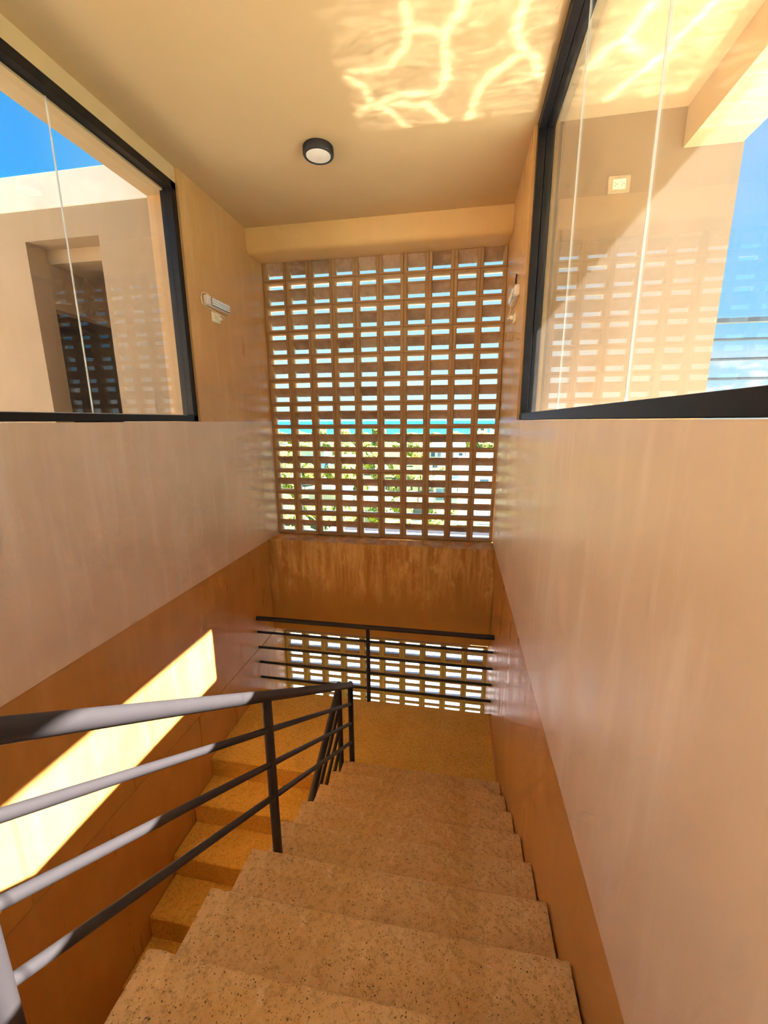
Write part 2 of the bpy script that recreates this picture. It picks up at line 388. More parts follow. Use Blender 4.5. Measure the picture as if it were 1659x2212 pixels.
# ------------------------------------------------------------------ block screens
def screen(name, z_rows_bottom, n_rows, top_cut, label, seed):
    root = empty(name, ((XL+XR)/2, YS, z_rows_bottom), label, 'screen')
    rnd = random.Random(seed)
    P = (XR-XL)/10; fr = MB(); pl = MB(); mo = MB(); wh = MB(); bars = MB()
    D = .105; F = .060
    for r in range(n_rows):
        z0 = z_rows_bottom + r*P; z1 = z0 + P
        if top_cut and r == n_rows-1: z1 = z0 + P*top_cut
        for c in range(10):
            x0 = XL + c*P
            jx, jz, jy = rnd.uniform(-.002, .002), rnd.uniform(-.002, .002), rnd.uniform(-.003, .003)
            a, b_ = x0+.003+jx, x0+P-.003+jx; zz0, zz1 = z0+.003+jz, z1-.003+jz
            y0, y1 = YS+jy, YS+D+jy
            cut = z1 - z0 < P*.95
            w, t, ch = .031, .0212, .008
            # outer shell as a ring with a chamfered inner lip
            def ring(y, ix, iz, ox=0): return [(a+ix, y, zz0+iz), (b_-ix, y, zz0+iz), (b_-ix, y, (zz1-(iz if not cut else iz*.4))), (a+ix, y, (zz1-(iz if not cut else iz*.4)))]
            loops = [ring(y0+F, 0, 0), ring(y0, 0, 0), ring(y0+.0, w-ch, t-ch*.7), ring(y0+.022, w, t), ring(y0+F, w, t)]
            vv = [[fr.bm.verts.new(p) for p in L] for L in loops]
            for i in range(4):
                A, B = vv[i], vv[i+1]
                for k in range(4): fr.bm.faces.new((A[k], A[(k+1) % 4], B[(k+1) % 4], B[k]))
            loops = [ring(y0+F, w, t), ring(y1, w-.003, t-.003), ring(y1, 0, 0), ring(y0+F, 0, 0)]
            vv = [[wh.bm.verts.new(p) for p in L] for L in loops]
            for i in range(3):
                A, B = vv[i], vv[i+1]
                for k in range(4): wh.bm.faces.new((A[k], A[(k+1) % 4], B[(k+1) % 4], B[k]))
            # slanting web: from the room face under the upper slot down to the back above the lower slot
            zb = z0 + jz; fz = .158 if not cut else min(z1 - z0 - .004, .158)
            prof = [(y0+.016, zb+fz), (y0+.016, zb+fz-.013), (y1-.022, zb+.074), (y1-.010, zb+.074), (y1-.010, zb+.087)]
            if not cut: bars.box(a+w-.002, b_-w+.002, y0, y0+.022, zb+.1445, zb+.1595)
            if cut: prof = [(y0+.012, zb+fz+.012), (y0+.012, zb+fz-.02), (y1-.022, zb+.074), (y1-.010, zb+.074), (y1-.010, zb+.087), (y0+.03, zb+fz+.012)]
            pl.prism(prof, a+w-.001, b_-w+.001, 'x')
    zt = z_rows_bottom + n_rows*P - (P*(1-top_cut) if top_cut else 0)
    for c in range(0, 11):
        x = XL + c*P; mo.box(x-.0045, x+.0045, YS+.004, YS+D-.004, z_rows_bottom, zt)
    for r in range(0, n_rows+1):
        z = z_rows_bottom + r*P if r < n_rows else zt
        mo.box(XL, XR, YS+.0045, YS+D-.0045, z-.0045, z+.0045)
    fr.merge(bars.bm); nf = len(fr.bm.faces); fr.bm.faces.ensure_lookup_table()
    fr.merge(pl.bm); fr.bm.faces.ensure_lookup_table()
    for f in fr.bm.faces[nf:]: f.material_index = 1
    nf = len(fr.bm.faces); fr.merge(wh.bm); fr.bm.faces.ensure_lookup_table()
    for f in fr.bm.faces[nf:]: f.material_index = 2
    o = fr.build('blocks', M_bframe, root); o.data.materials.append(M_bplate); o.data.materials.append(M_bwhite)
    mo.build('mortar', M_mortar, root)
    return root
PB = (XR-XL)/10
screen('breeze_block_screen', -1.232, 12, .76, 'tall tan breeze block screen with paired slots between the two pillars', 1)
screen('breeze_block_screen', -2.44 - 7*PB, 7, 0, 'low breeze block screen seen behind the landing railing', 2)
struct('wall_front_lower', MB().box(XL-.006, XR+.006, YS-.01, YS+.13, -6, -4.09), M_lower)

# ------------------------------------------------------------------ stairs
def tread_profile(yb, yn, zt, zb, sgn):
    """closed (y, z) profile; yn is the nosing, sgn +1 when the nosing faces +y"""
    r = .010
    pts = [(yb, zb), (yb, zt)]
    pts += [(yb + (yn - sgn*r - yb)*k/5, zt) for k in range(1, 5)]
    for k in range(5):
        a = math.pi/2*(1 - k/4.0)
        pts.append((yn - sgn*r + sgn*r*math.cos(a), zt - r + r*math.sin(a)))
    pts += [(yn, zt - (zt-zb)*.35), (yn, zt-(zt-zb)*.7), (yn, zb)]
    return pts
def chip(seed, x_free):
    def f(p, j):
        q = p*22 + Vector((seed*3.1, 0, 0))
        if 5 <= j <= 11:
            n = noise.noise(q); n2 = noise.noise(p*70 + Vector((seed, 2, 0)))
            c = -.0035*abs(n2) - (.012*max(0, n - .42))
            p = p + Vector((0, (1 if f.s > 0 else -1)*c, c)) + Vector((0, .002*noise.noise(p*3), .0015*noise.noise(p*4)))
        elif j >= 1:
            p = p + Vector((0, 0, .0015*noise.noise(p*5)))
        return p
    f.s = 1
    return f
fl = empty('stair_flight', ((XS+XR)/2, Y0, Z0), 'pitted stone stair flight descending ahead along the right wall', 'stairs')
for i in range(-3, 9):
    yb = Y0 + (i-1)*T; yn = Y0 + i*T; zt = Z0 - i*R
    fn = chip(i+5, XS); fn.s = 1
    w = random.uniform(-.004, .004)
    m = MB().prism(tread_profile(yb-.02, yn, zt, zt-R-.002, 1), XS+w, XR-.002, 'x', 110, fn)
    # soften the free left arris
    for v in m.bm.verts:
        if abs(v.co.x - (XS+w)) < 1e-4:
            v.co.x += .004*abs(noise.noise(v.co*30)); v.co.z -= .003
    m.build('tread', M_tread, fl, smooth='auto')
m = MB().prism([(Y0-4*T, Z0+2*R-.01), (Y0+8*T-.01, Z0-8*R-.12-R*.9), (Y0+8*T-.01, Z0-8*R-.20-R), (Y0-4*T, Z0+2*R-.26)], XS+.006, XR-.001, 'x')
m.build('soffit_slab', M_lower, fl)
fl2 = empty('stair_flight', ((XL+XLS)/2, YLAND, ZL), 'narrow lower stair flight against the left wall, descending towards the viewer', 'stairs')
for k in range(1, 9):
    yn = YLAND - k*T; zt = ZL - k*R
    fn = chip(k+40, XLS); fn.s = -1
    MB().prism(tread_profile(yn+T+.02, yn, zt, zt-R-.002, -1), XL+.001, XLS, 'x', 60, fn).build('tread', M_land, fl2, smooth='auto')
m = MB().prism([(YLAND-.01, ZL-R-.01), (YLAND-8*T, ZL-8.95*R), (YLAND-8*T, ZL-10*R), (YLAND-.01, ZL-R-.3)], XL, XLS-.006, 'x')
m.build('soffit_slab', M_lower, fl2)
# landing
def lf(p, j):
    return p + Vector((0, 0, .0012*noise.noise(p*4)))
ld = empty('stair_landing', ((XL+XR)/2, 3.2, ZL-.2), 'speckled stone landing slab between the two flights, under the horizontal railing', 'landing')
MB().prism([(YLAND, ZL-.17), (YLAND, ZL-.008), (YLAND+.008, ZL), (3.0, ZL), (3.3, ZL), (YF-.01, ZL), (YF, ZL-.01), (YF, ZL-.17)], XL-.003, XR, 'x', 30, lf).build('landing_slab', M_land, ld, smooth='auto')
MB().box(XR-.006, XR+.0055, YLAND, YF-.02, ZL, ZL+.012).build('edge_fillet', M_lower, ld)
struct('wall_back_lower', MB().box(-2.22, .53, -1.75, -1.6, -6, ZF-.18), M_lower)  # unseen; added to keep skylight out of the lower stairwell
# lower storeys seen through the gaps: lowest landing of the stairwell
struct('floor_lower', MB().box(XL, XR, -1.6, YLAND-8*T, ZL-9*R-.2, ZL-9*R), M_land)

# ------------------------------------------------------------------ railings
def hz(y): return -1.104 - .655*(y - 1.388)        # hand rail height of the upper flight
RX = -.75
rl = empty('stair_railing', (RX, 1.42, Z0-4*R), 'black tubular railing on the upper flight, sunlit white along its near half', 'railing')
MB().tube([(RX, -.6, hz(-.6)), (RX, 1.05, hz(1.05)), (RX, 2.70, hz(2.70))], .0228, 24).build('handrail', M_rail, rl, smooth='auto')
for off in (.163, .333, .503):
    MB().tube([(RX, -.6, hz(-.6)-off), (RX, 2.69, hz(2.69)-off)], .0125, 16).build('rail_bar', M_rail, rl, smooth='auto')
for y, zb, ztop in ((.395, Z0, hz(.395)), (1.40, Z0-4*R, hz(1.40)), (-.6, ZF, hz(-.6))):
    MB().tube([(RX, y, zb), (RX, y, ztop)], .0205, 20).build('post', M_rail, rl, smooth='auto')
MB().tube([(RX, 2.70, ZL), (RX, 2.70, hz(2.70)+.012)], .0205, 20, dome=True).build('post', M_rail, rl, smooth='auto')
MB().tube([(RX, 1.19, hz(1.19)), (RX, 1.193, hz(1.193))], .0233, 24).build('weld_ring', M_rail, rl, smooth='auto')

rl2 = empty('stair_railing', (-.83, 2.65, ZL), 'black railing dropping steeply beside the lower flight from the landing corner', 'railing')
def lz(y): return -1.95 - .655*(2.65 - y)
def lx(y): return -.825 - .02*min(1, (2.65-y)/.57)
def lrail(off, r, y1):
    return MB().tube([(lx(y), y, lz(y)-off) for y in (2.65, 2.2, 1.6, y1)], r, 18)
lrail(0, .0228, 0.3).build('handrail', M_rail, rl2, smooth='auto')
for off in (.163, .333, .503): lrail(off, .0125, .32).build('rail_bar', M_rail, rl2, smooth='auto')
MB().tube([(-.825, 2.65, ZL-.15), (-.825, 2.65, -1.93)], .0205, 20, dome=True).build('post', M_rail, rl2, smooth='auto')
MB().tube([(-.842, 1.42, lz(1.42)-.95), (-.842, 1.42, lz(1.42))], .0205, 20).build('post', M_rail, rl2, smooth='auto')

rl3 = empty('landing_railing', (-.8, 3.61, ZL), 'black horizontal railing spanning wall to wall across the landing edge', 'railing')
MB().tube([(XL-.004, 3.61, -1.966), (XR+.004, 3.61, -1.966)], .0228, 20).build('handrail', M_rail, rl3, smooth='auto')
for z in (-2.118, -2.290, -2.461, -2.637):
    MB().tube([(XL-.004, 3.61, z), (XR+.004, 3.61, z)], .0125, 14).build('rail_bar', M_rail, rl3, smooth='auto')
MB().tube([(-.812, 3.615, -2.84), (-.812, 3.615, -1.966)], .0205, 20).build('post', M_rail, rl3, smooth='auto')

rl4 = empty('terrace_railing', (2.6, 3.06, ZF), 'thin dark horizontal railing outside the right window against the sky', 'railing')
MB().box(1.51, 5.2, 3.03, 3.08, .575, .600, bev=.004).build('handrail', M_steel, rl4)
for z in (.479, .364, .247, .129, .012, -.105, -.22, -.34, -.46, -.58):
    MB().tube([(1.51, 3.055, z), (5.2, 3.055, z)], .0085, 12).build('rail_bar', M_steel, rl4, smooth='auto')
for x in (2.6, 3.9, 5.18): MB().box(x-.02, x+.02, 3.035, 3.075, ZF-.02, .576).build('post', M_steel, rl4)

# ------------------------------------------------------------------ small fittings
lp = empty('ceiling_lamp', (-.947, 2.97, ZC-.048), 'round black surface ceiling lamp with a flat cream diffuser', 'lamp')
MB().lathe([(0, ZC), (.094, ZC), (.098, ZC-.004), (.098, ZC-.042), (.094, ZC-.048), (.081, ZC-.049), (.079, ZC-.044), (0, ZC-.044)], -.947, 2.97, 64).build('lamp_housing', M_black, lp, smooth='auto')
MB().lathe([(0, ZC-.0445), (.079, ZC-.0445), (.079, ZC-.046), (.074, ZC-.048), (0, ZC-.0485)], -.947, 2.97, 64).build('diffuser', M_diff, lp, smooth='auto')
MB().tube([(-.852, 2.965, ZC-.015), (-.846, 2.964, ZC-.015)], .0035, 10).build('screw', M_chrome, lp)

def outlet(x, n, yc, zc, label, wy=.12, hz_=.075, plate=M_ivory, socket=M_ivory, along='y', plug=False):
    """n: direction the face looks (+1/-1 along x for along='y'; -1 along y for along='x')"""
    o = empty('wall_outlet', (x, yc, zc-hz_/2) if along == 'y' else (yc, x, zc-hz_/2), label, 'outlet')
    def bx(u0, u1, z0, z1, d0, d1, bev=0):
        a, b_ = sorted((x + n*d0, x + n*d1))
        return MB().box(a, b_, u0, u1, z0, z1, bev=bev) if along == 'y' else MB().box(u0, u1, a, b_, z0, z1, bev=bev)
    bx(yc-wy/2, yc+wy/2, zc-hz_/2, zc+hz_/2, 0, .008, .003).build('cover_plate', plate, o)
    bx(yc-wy*.29, yc+wy*.29, zc-hz_*.29, zc+hz_*.29, .0075, .011, .0015).build('receptacle', socket, o)
    for s in (-1, 1):
        u = yc + s*wy*.15
        m = bx(u-.007, u-.001, zc+.0065, zc+.009, .0108, .0115)
        m2 = [(u-.008, u-.001, zc-.009, zc-.0065), (u+.004, u+.009, zc-.0025, zc+.0025)]
        for q in m2:
            t = bx(q[0], q[1], q[2], q[3], .0108, .0115); m.merge(t.bm)
        m.build('slots', M_hole, o)
    return o
outlet(3.005, -1, .883, 1.355, 'champagne outlet plate with two sockets on the outdoor wall behind the right glass', .124, .092, M_gold, M_ivory, along='x')
oL = outlet(XL-.004, 1, 3.32, .822, 'ivory wall outlet with a plug under the left emergency light')
oR = outlet(XR+.004, -1, 3.44, .745, 'ivory wall outlet on the right pillar under the emergency light')
def elight(x, n, y0, y1, zc, label, s, cord_pts, cable=None):
    g = 'emergency lights on the pillars'
    o = empty('emergency_light', (x, (y0+y1)/2, zc-.035), label, 'emergency light', g)
    def bx(d0, d1, a, b_, z0, z1, bev=0):
        p, q = sorted((x+n*d0, x+n*d1)); return MB().box(p, q, a, b_, z0, z1, bev=bev)
    bx(0, .036, y0, y1, zc-.036, zc+.036, .006).build('housing', M_white, o)
    bx(.035, .041, y0+.05, y1-.01, zc-.030, zc+.030, .003).build('reflector', M_chrome, o)
    leds = MB()
    for k in range(14):
        for j in (-1, 0, 1):
            yy = y0 + .068 + (y1-y0-.095)*k/13
            p, q = sorted((x+n*.040, x+n*.045)); leds.box(p, q, yy-.006, yy+.006, zc+j*.018-.006, zc+j*.018+.006)
    leds.build('led_array', M_led, o)
    m = MB().tube(cord_pts, .0028, 8); m.build('power_cord', M_ivory, o, smooth='auto')
    p, q = sorted((x+n*.010, x+n*.040))
    e = cord_pts[-1]
    MB().box(p, q, e[1]-.014, e[1]+.014, e[2]-.012, e[2]+.012, bev=.004).build('plug', M_ivory, o)
    if cable: MB().tube(cable, .006, 8).build('black_cable', M_black, o, smooth='auto')
    return o
xa = XL-.004
elight(xa, 1, 3.165, 3.50, .92, 'silver LED emergency light bar on the left pillar', 1,
       [(xa+.03, 3.20, .96), (xa+.02, 3.165, .968), (xa+.012, 3.135, .955), (xa+.008, 3.125, .925), (xa+.008, 3.14, .885), (xa+.012, 3.20, .868), (xa+.02, 3.27, .862), (xa+.04, 3.34, .842), (xa+.05, 3.37, .832), (xa+.045, 3.37, .815), (xa+.03, 3.345, .815)])
xb = XR+.004
elight(xb, -1, 3.25, 3.57, .885, 'white emergency light box on the narrow right pillar beside the window', 1,
       [(xb-.03, 3.53, .85), (xb-.025, 3.54, .82), (xb-.04, 3.54, .78), (xb-.05, 3.50, .755), (xb-.03, 3.46, .75)],
       [(xb-.006, 3.44, 1.04), (xb-.01, 3.445, 1.01), (xb-.008, 3.45, .97), (xb-.014, 3.47, .92)])

# ------------------------------------------------------------------ the town outside
def foliage(name, c1, c2):
    m, nt, b = new_mat(name)
    n = noise_tex(nt, 7, 3, .75)
    col = mixc(nt, ramp(nt, n, [(.44, 0.), (.54, 1.)]), c1, c2)  # shaded gaps between leaf clumps put into the colour as dark noise
    nt.links.new(col, b.inputs['Base Color']); b.inputs['Roughness'].default_value = .6
    return m
F1 = foliage('sunlit_leaves', (.02, .03, .005), (.56, .60, .09))
F2 = foliage('dark_leaves', (.008, .014, .004), (.34, .40, .06))
M_bark = simple('bark', (.22, .14, .08), .9)
M_hwhite = simple('whitewashed_wall', (.93, .92, .90), .8)
M_hcream = simple('cream_wall', (.93, .80, .68), .8)
M_roofblue = simple('blue_metal_roof', (.02, .12, .28), .5)
M_hglass = simple('house_window_glass', (.06, .16, .26), .15)
M_hshade = simple('house_blind', (.30, .45, .60), .6)
M_terra = simple('orange_clay_wall', (.80, .35, .10), .8)
def ground_mat():
    m, nt, b = new_mat('town_ground')
    n = noise_tex(nt, .08, 6, .7)
    col = mixc(nt, ramp(nt, n, [(.5, 0.), (.66, 1.)]), (.16, .20, .05), (.42, .38, .30))
    nt.links.new(col, b.inputs['Base Color']); b.inputs['Roughness'].default_value = .9
    return m
MB().box(-700, 500, -60, 385, -H-1, -H).build('ground', ground_mat()); bpy.data.objects['ground']['kind'] = 'structure'
def sea_mat():
    m, nt, b = new_mat('sea_water')
    tc = nd(nt, 'ShaderNodeTexCoord'); sp = nd(nt, 'ShaderNodeSeparateXYZ'); nt.links.new(tc.outputs['Generated'], sp.inputs[0])
    col = ramp(nt, sp.outputs[1], [(0., (.035, .34, .50)), (.004, (.018, .29, .52)), (.02, (.003, .19, .50)), (1., (.001, .14, .48))])
    st = noise_tex(nt, .02, 4, .6, (.4, 3, 1))
    col = mixc(nt, ramp(nt, st, [(.5, 0.), (.7, .3)]), col, (.05, .36, .52))
    nt.links.new(col, b.inputs['Base Color']); b.inputs['Roughness'].default_value = .6; b.inputs['Specular IOR Level'].default_value = .2
    return m
o = MB().box(-9000, 9000, 385, 16000, -H-.9, -H-.1).build('sea', sea_mat()); o['kind'] = 'structure'

houses = []
def house(x0, x1, y0, y1, zt, wall, label, wins=(), roof=None, parapet=True):
    houses.append((x0, x1, y0, y1))
    h = empty('house', ((x0+x1)/2, (y0+y1)/2, -H), label, 'house')
    MB().box(x0, x1, y0, y1, -H, zt).build('walls', wall, h)
    if parapet:
        m = MB()
        for q in ((x0-.1, x1+.1, y0-.1, y0+.12), (x0-.1, x1+.1, y1-.12, y1+.1), (x0-.1, x0+.12, y0+.12, y1-.12), (x1-.12, x1+.1, y0+.12, y1-.12)):
            m.box(q[0], q[1], q[2], q[3], zt-.1, zt+.55)
        m.build('parapet', wall, h)
    if roof:
        m = MB().prism([(y0-.6, zt), (y1+.6, zt), ((y0+y1)/2, zt+1.5)], x0-.6, x1+.6, 'x'); m.build('roof', roof, h)
    for (wx0, wx1, wz0, wz1, mt) in wins:
        w = MB().box(wx0, wx1, y0-.06, y0+.1, wz0, wz1).build('window', mt, h)
        MB().box(wx0-.1, wx1+.1, y0-.12, y0-.01, wz1, wz1+.12).build('lintel', wall, w)
    return h
W_, B_, S_ = M_hglass, M_roofblue, M_hshade
# large white house at the right of the view, 60 m away
house(.2, 4.9, 60, 70, -6.3, M_hwhite, 'large white house low at the right edge of the block screen view', [(2.6, 4.0, -13.3, -11.5, W_), (3.2, 4.4, -8.9, -8.2, W_)])
house(-3.2, .05, 58, 66, -8.6, M_hwhite, 'white house with blue glazed doors stacked over two floors', [(-2.9, -1.9, -11.0, -9.3, S_), (-1.8, -.9, -11.0, -9.3, W_), (-2.9, -1.0, -13.6, -12.0, S_)])
house(-6.5, 1.6, 96, 108, -6.0, M_hwhite, 'long white house with small square windows among the trees', [(-6.1, -5.2, -8.1, -7.1, W_), (-4.6, -3.9, -8.1, -7.1, S_), (-5.9, -5.3, -10.6, -9.8, W_), (-5.2, -4.6, -10.6, -9.8, W_), (-2.6, -1.0, -8.2, -7.0, S_), (.2, 1.0, -8.2, -7.2, W_)])
house(1.8, 8.2, 84, 94, -7.4, M_hwhite, 'white house with a thin upper balcony right of the long white house', [(2.4, 3.4, -9.6, -8.6, W_), (5.6, 6.4, -9.5, -8.6, S_)])
house(-41, -34.5, 100, 108, -9.2, M_roofblue, 'blue metal warehouse at the left of the view', (), None, False)
house(-47, -39, 118, 126, -9.0, M_hwhite, 'white bungalow behind the blue warehouse', [(-44, -42.8, -12, -10.8, W_)])
house(-29, -23, 92, 99, -8.6, M_hwhite, 'white flat-roofed house right of the blue warehouse', [(-27.6, -26.5, -11.4, -10.2, W_), (-25.4, -24.7, -12.4, -10.2, M_terra)])
house(-20, -14.5, 106, 113, -8.0, M_hcream, 'cream house with dark openings in the middle of the town', [(-19, -17.8, -10.6, -9.2, W_), (-16.6, -15.6, -10.6, -9.2, W_)])
house(-22.5, -17, 60, 66, -10.6, M_hcream, 'cream bungalow low on the left of the view', [(-21.8, -20.8, -12.8, -11.8, W_), (-19.3, -18.1, -12.9, -11.9, W_)])
house(-13.5, -10, 55, 60, -11.4, M_hwhite, 'small white garden house with a grey roof among trees', [(-12.6, -11.6, -13.2, -12.2, W_)], simple('grey_sheet_roof', (.42, .48, .52), .6), False)
house(-9.0, -5.4, 84, 90, -8.6, M_hcream, 'small cream house left of the long white house', [(-8.4, -7.5, -11, -9.8, M_terra)])
house(2.0, 9.5, 48, 56, -11.2, M_hwhite, 'low white building at the bottom right with a blue awning', [(2.6, 5.0, -13.2, -12.0, S_), (6.0, 8.0, -13.2, -12.0, M_terra)])
for i, (x0, w, y, zt, lab) in enumerate(((12, 10, 340, -4.6, 'flat white beach house on the shore, left of two'), (25, 9, 345, -4.0, 'white beach house on the shore with a dark terrace, right of two'), (-10, 9, 350, -9.5, 'low white shore house left of the beach houses'))):
    house(x0, x0+w, y, y+8, zt, M_hwhite, lab, [(x0+1, x0+3, zt-3.2, zt-1.4, W_), (x0+5, x0+7.5, zt-3.2, zt-1.4, W_)])
house(-9.0, 6.5, 8.5, 30, -8.2, simple('pale_roof_paint', (.30, .29, .29), .8), 'white neighbouring roof close below the stair tower')

def crown_mesh(seed, sub=4):
    bm = bmesh.new(); rnd = random.Random(seed)
    blobs = [(Vector((rnd.uniform(-.55, .55), rnd.uniform(-.55, .55), rnd.uniform(-.25, .4))), rnd.uniform(.42, .7)) for _ in range(9)]
    for c, r in blobs:
        r0 = bmesh.ops.create_icosphere(bm, subdivisions=sub-1, radius=r)
        for v in r0['verts']:
            n = noise.noise(v.co*5 + c*9)*.22 + noise.noise(v.co*16 + c*5)*.16
            v.co = c + v.co*(1+n)
    me = bpy.data.meshes.new('crown'); bm.to_mesh(me); bm.free(); return me
crowns = [crown_mesh(s) for s in (1, 2, 3)]
def trunk_mesh():
    m = MB().tube([(0, 0, 0), (.03, 0, .5), (0, .02, 1)], .06, 8)
    me = bpy.data.meshes.new('trunk'); m.bm.to_mesh(me); m.bm.free(); me.materials.append(M_bark); return me
trunk = trunk_mesh()
planted = []
def free(x, y, w):
    if any((x-a)**2 + (y-b)**2 < (w+c)**2*1.7 for a, b, c in planted): return False
    if any(x0-w*1.5 < x < x1+w*1.5 and y0-w*1.5 < y < y1+w*1.5 for x0, x1, y0, y1 in houses): return False
    planted.append((x, y, w)); return True
def tree(x, y, h, w, k, mat, label, group):
    t = empty('tree', (x, y, -H), label, 'tree', group)
    c = bpy.data.objects.new('crown', crowns[k].copy()); c.data.materials.append(mat); C.objects.link(c); c.parent = t
    c.location = (0, 0, h*.62); c.scale = (w, w, h*.42); c.rotation_euler[2] = k*1.7 + x
    b_ = bpy.data.objects.new('trunk', trunk); C.objects.link(b_); b_.parent = t; b_.scale = (w*.6, w*.6, h*.55)
    return t
rt = random.Random(11)
occupied = [(-41, -34.5, 100), (-6.5, 1.6, 96)]
G1, G2, G3 = 'near trees of the town', 'middle trees of the town', 'far trees near the shore'
L1, L2, L3 = 'yellow-green leafy tree in the near gardens below the block screen', 'bushy green tree between the mid-distance houses of the town', 'dark tree of the far row in front of the sea'
planted += [(-10.2, 76, 2.6), (-6.4, 71, 2.4), (-18.8, 45.5, 2.6), (-72, 210, 4.5), (-60, 214, 4.5), (-41, 215, 4.5)]
i = 0
for n in range(900):                   # near gardens, mid rows, shore rows
    band = n % 3
    if band == 0: y = rt.uniform(38, 60); x = y*rt.uniform(-.47, .02); h, w, mat, lab, g = rt.uniform(2.6, 4.4), rt.uniform(1.1, 1.8), F1, L1, G1
    elif band == 1: y = rt.uniform(62, 140); x = y*rt.uniform(-.48, .08); h, w, mat, lab, g = rt.uniform(3.6, 6.2), rt.uniform(1.6, 2.7), (F1 if i % 2 else F2), L2, G2
    else: y = rt.uniform(150, 325); x = y*rt.uniform(-.48, .12); h, w, mat, lab, g = rt.uniform(4.2, 6.6), rt.uniform(3.0, 4.8), (F2 if i % 3 else F1), L3, G3
    if i >= 165: break
    if free(x, y, w): tree(x, y, h, w, i % 3, mat, lab, g); i += 1
for i, (x, y, h) in enumerate(((-72, 210, 11.6), (-60, 214, 11.2), (-41, 215, 11.3))):
    tree(x, y, h, 4.0, i, F2, ('tall tree rising above the horizon line of the sea, leftmost of three', 'tall tree against the sea, middle of three', 'tall tree against the sea, rightmost of three')[i], 'tall trees against the sea')
# palms
def palm(x, y, h, label):
    t = empty('palm_tree', (x, y, -H), label, 'palm', 'palms in the gardens')
    MB().tube([(x, y, -H), (x+.1, y, -H+h*.5), (x+.2, y, -H+h)], .14, 8).build('trunk', M_bark, t)
    m = MB(); c = Vector((x+.2, y, -H+h))
    for k in range(16):
        a = k*math.tau/16 + (k % 2)*.1; L = 2.1 + .3*(k % 3); prev = None
        for s in range(7):
            f = s/6; p = c + Vector((math.cos(a)*L*f, math.sin(a)*L*f, .9*f - 2.2*f*f + (.3 if k % 2 else 0)*f))
            wv = Vector((-math.sin(a), math.cos(a), 0))*(.30*math.sin(math.pi*min(1, f*.9+.1)))
            cur = [m.bm.verts.new(p - wv + Vector((0, 0, -.12))), m.bm.verts.new(p), m.bm.verts.new(p + wv + Vector((0, 0, -.12)))]
            if prev:
                m.bm.faces.new((prev[0], prev[1], cur[1], cur[0])); m.bm.faces.new((prev[1], prev[2], cur[2], cur[1]))
            prev = cur
    m.build('fronds', F1, t)
palm(-10.4, 76, 5.4, 'palm with arching yellow fronds left of the small cream house')
palm(-6.6, 71, 4.9, 'palm with arching yellow fronds right of its taller neighbour')
palm(-19.0, 45.5, 3.2, 'low palm at the bottom left corner of the view')

# ------------------------------------------------------------------ sky
w = bpy.data.worlds.new('sky'); bpy.context.scene.world = w; w.use_nodes = True
nt = w.node_tree; bg = nt.nodes['Background']
tc = nd(nt, 'ShaderNodeTexCoord'); sp = nd(nt, 'ShaderNodeSeparateXYZ'); nt.links.new(tc.outputs['Generated'], sp.inputs[0])
base = ramp(nt, sp.outputs[2], [(0., (.72, .92, .97)), (.05, (.42, .78, .95)), (.16, (.10, .56, .93)), (.32, (.0, .46, 1.0)), (.5, (.0, .38, .98)), (1., (.005, .26, .80))])
# haze whitens the seaward horizon
cl = noise_tex(nt, 9, 6, .6, (1, 1, 2.2), tc.outputs['Generated'])
mask = ramp(nt, sp.outputs[2], [(0., .55), (.02, 1.), (.075, 1.), (.13, 0.)])
clf = mathn(nt, 'MULTIPLY', ramp(nt, cl, [(.47, 0.), (.56, 1.)]), mask)
col = mixc(nt, clf, base, (.95, .97, .96))
xm = mathn(nt, 'ADD', mathn(nt, 'MULTIPLY', sp.outputs[0], .5), .5)
hz_n = ramp(nt, xm, [(.17, 0.), (.26, .95), (.56, .95), (.68, 0.)])
hz_y = ramp(nt, sp.outputs[1], [(.3, 0.), (.6, 1.)])
hz_m = mathn(nt, 'MULTIPLY', mathn(nt, 'MULTIPLY', hz_n, hz_y), ramp(nt, sp.outputs[2], [(0., 1.), (.12, .85), (.34, .50), (.55, 0.)]))
col = mixc(nt, hz_m, col, (.68, .91, .95))
nt.links.new(col, bg.inputs[0]); bg.inputs[1].default_value = 0.42
SKY = bg

# ------------------------------------------------------------------ lights
sun = bpy.data.lights.new('sun', 'SUN'); sun.energy = 19.0; sun.angle = math.radians(.55); sun.color = (1., .95, .90)
so = bpy.data.objects.new('sun', sun); C.objects.link(so); so.location = (6, 0, H+8)
so.rotation_euler = Vector((-1, -.042, -.924)).to_track_quat('-Z', 'Y').to_euler()

# sunlight thrown up by the rippling pool: a lamp at the water with a caustic pattern
LX, LY, LZ = 1.95, 2.35, ZF - .05
cau = bpy.data.lights.new('pool_glint', 'SPOT'); cau.energy = 210; cau.spot_size = math.radians(160); cau.spot_blend = .1
cau.shadow_soft_size = .01; cau.color = (1., .97, .90)
co = bpy.data.objects.new('pool_glint', cau); C.objects.link(co); co.location = (LX, LY, H+LZ); co.rotation_euler = (math.pi, 0, 0)
cau.use_nodes = True; nt = cau.node_tree; em = nt.nodes['Emission']
tc = nd(nt, 'ShaderNodeTexCoord'); sp = nd(nt, 'ShaderNodeSeparateXYZ'); nt.links.new(tc.outputs['Normal'], sp.inputs[0])
hh = ZC - LZ
X = mathn(nt, 'ADD', LX, mathn(nt, 'MULTIPLY', mathn(nt, 'DIVIDE', sp.outputs[0], sp.outputs[2]), -hh))
Y = mathn(nt, 'ADD', LY, mathn(nt, 'MULTIPLY', mathn(nt, 'DIVIDE', sp.outputs[1], sp.outputs[2]), hh))
cb = nd(nt, 'ShaderNodeCombineXYZ'); nt.links.new(X, cb.inputs[0]); nt.links.new(Y, cb.inputs[1])
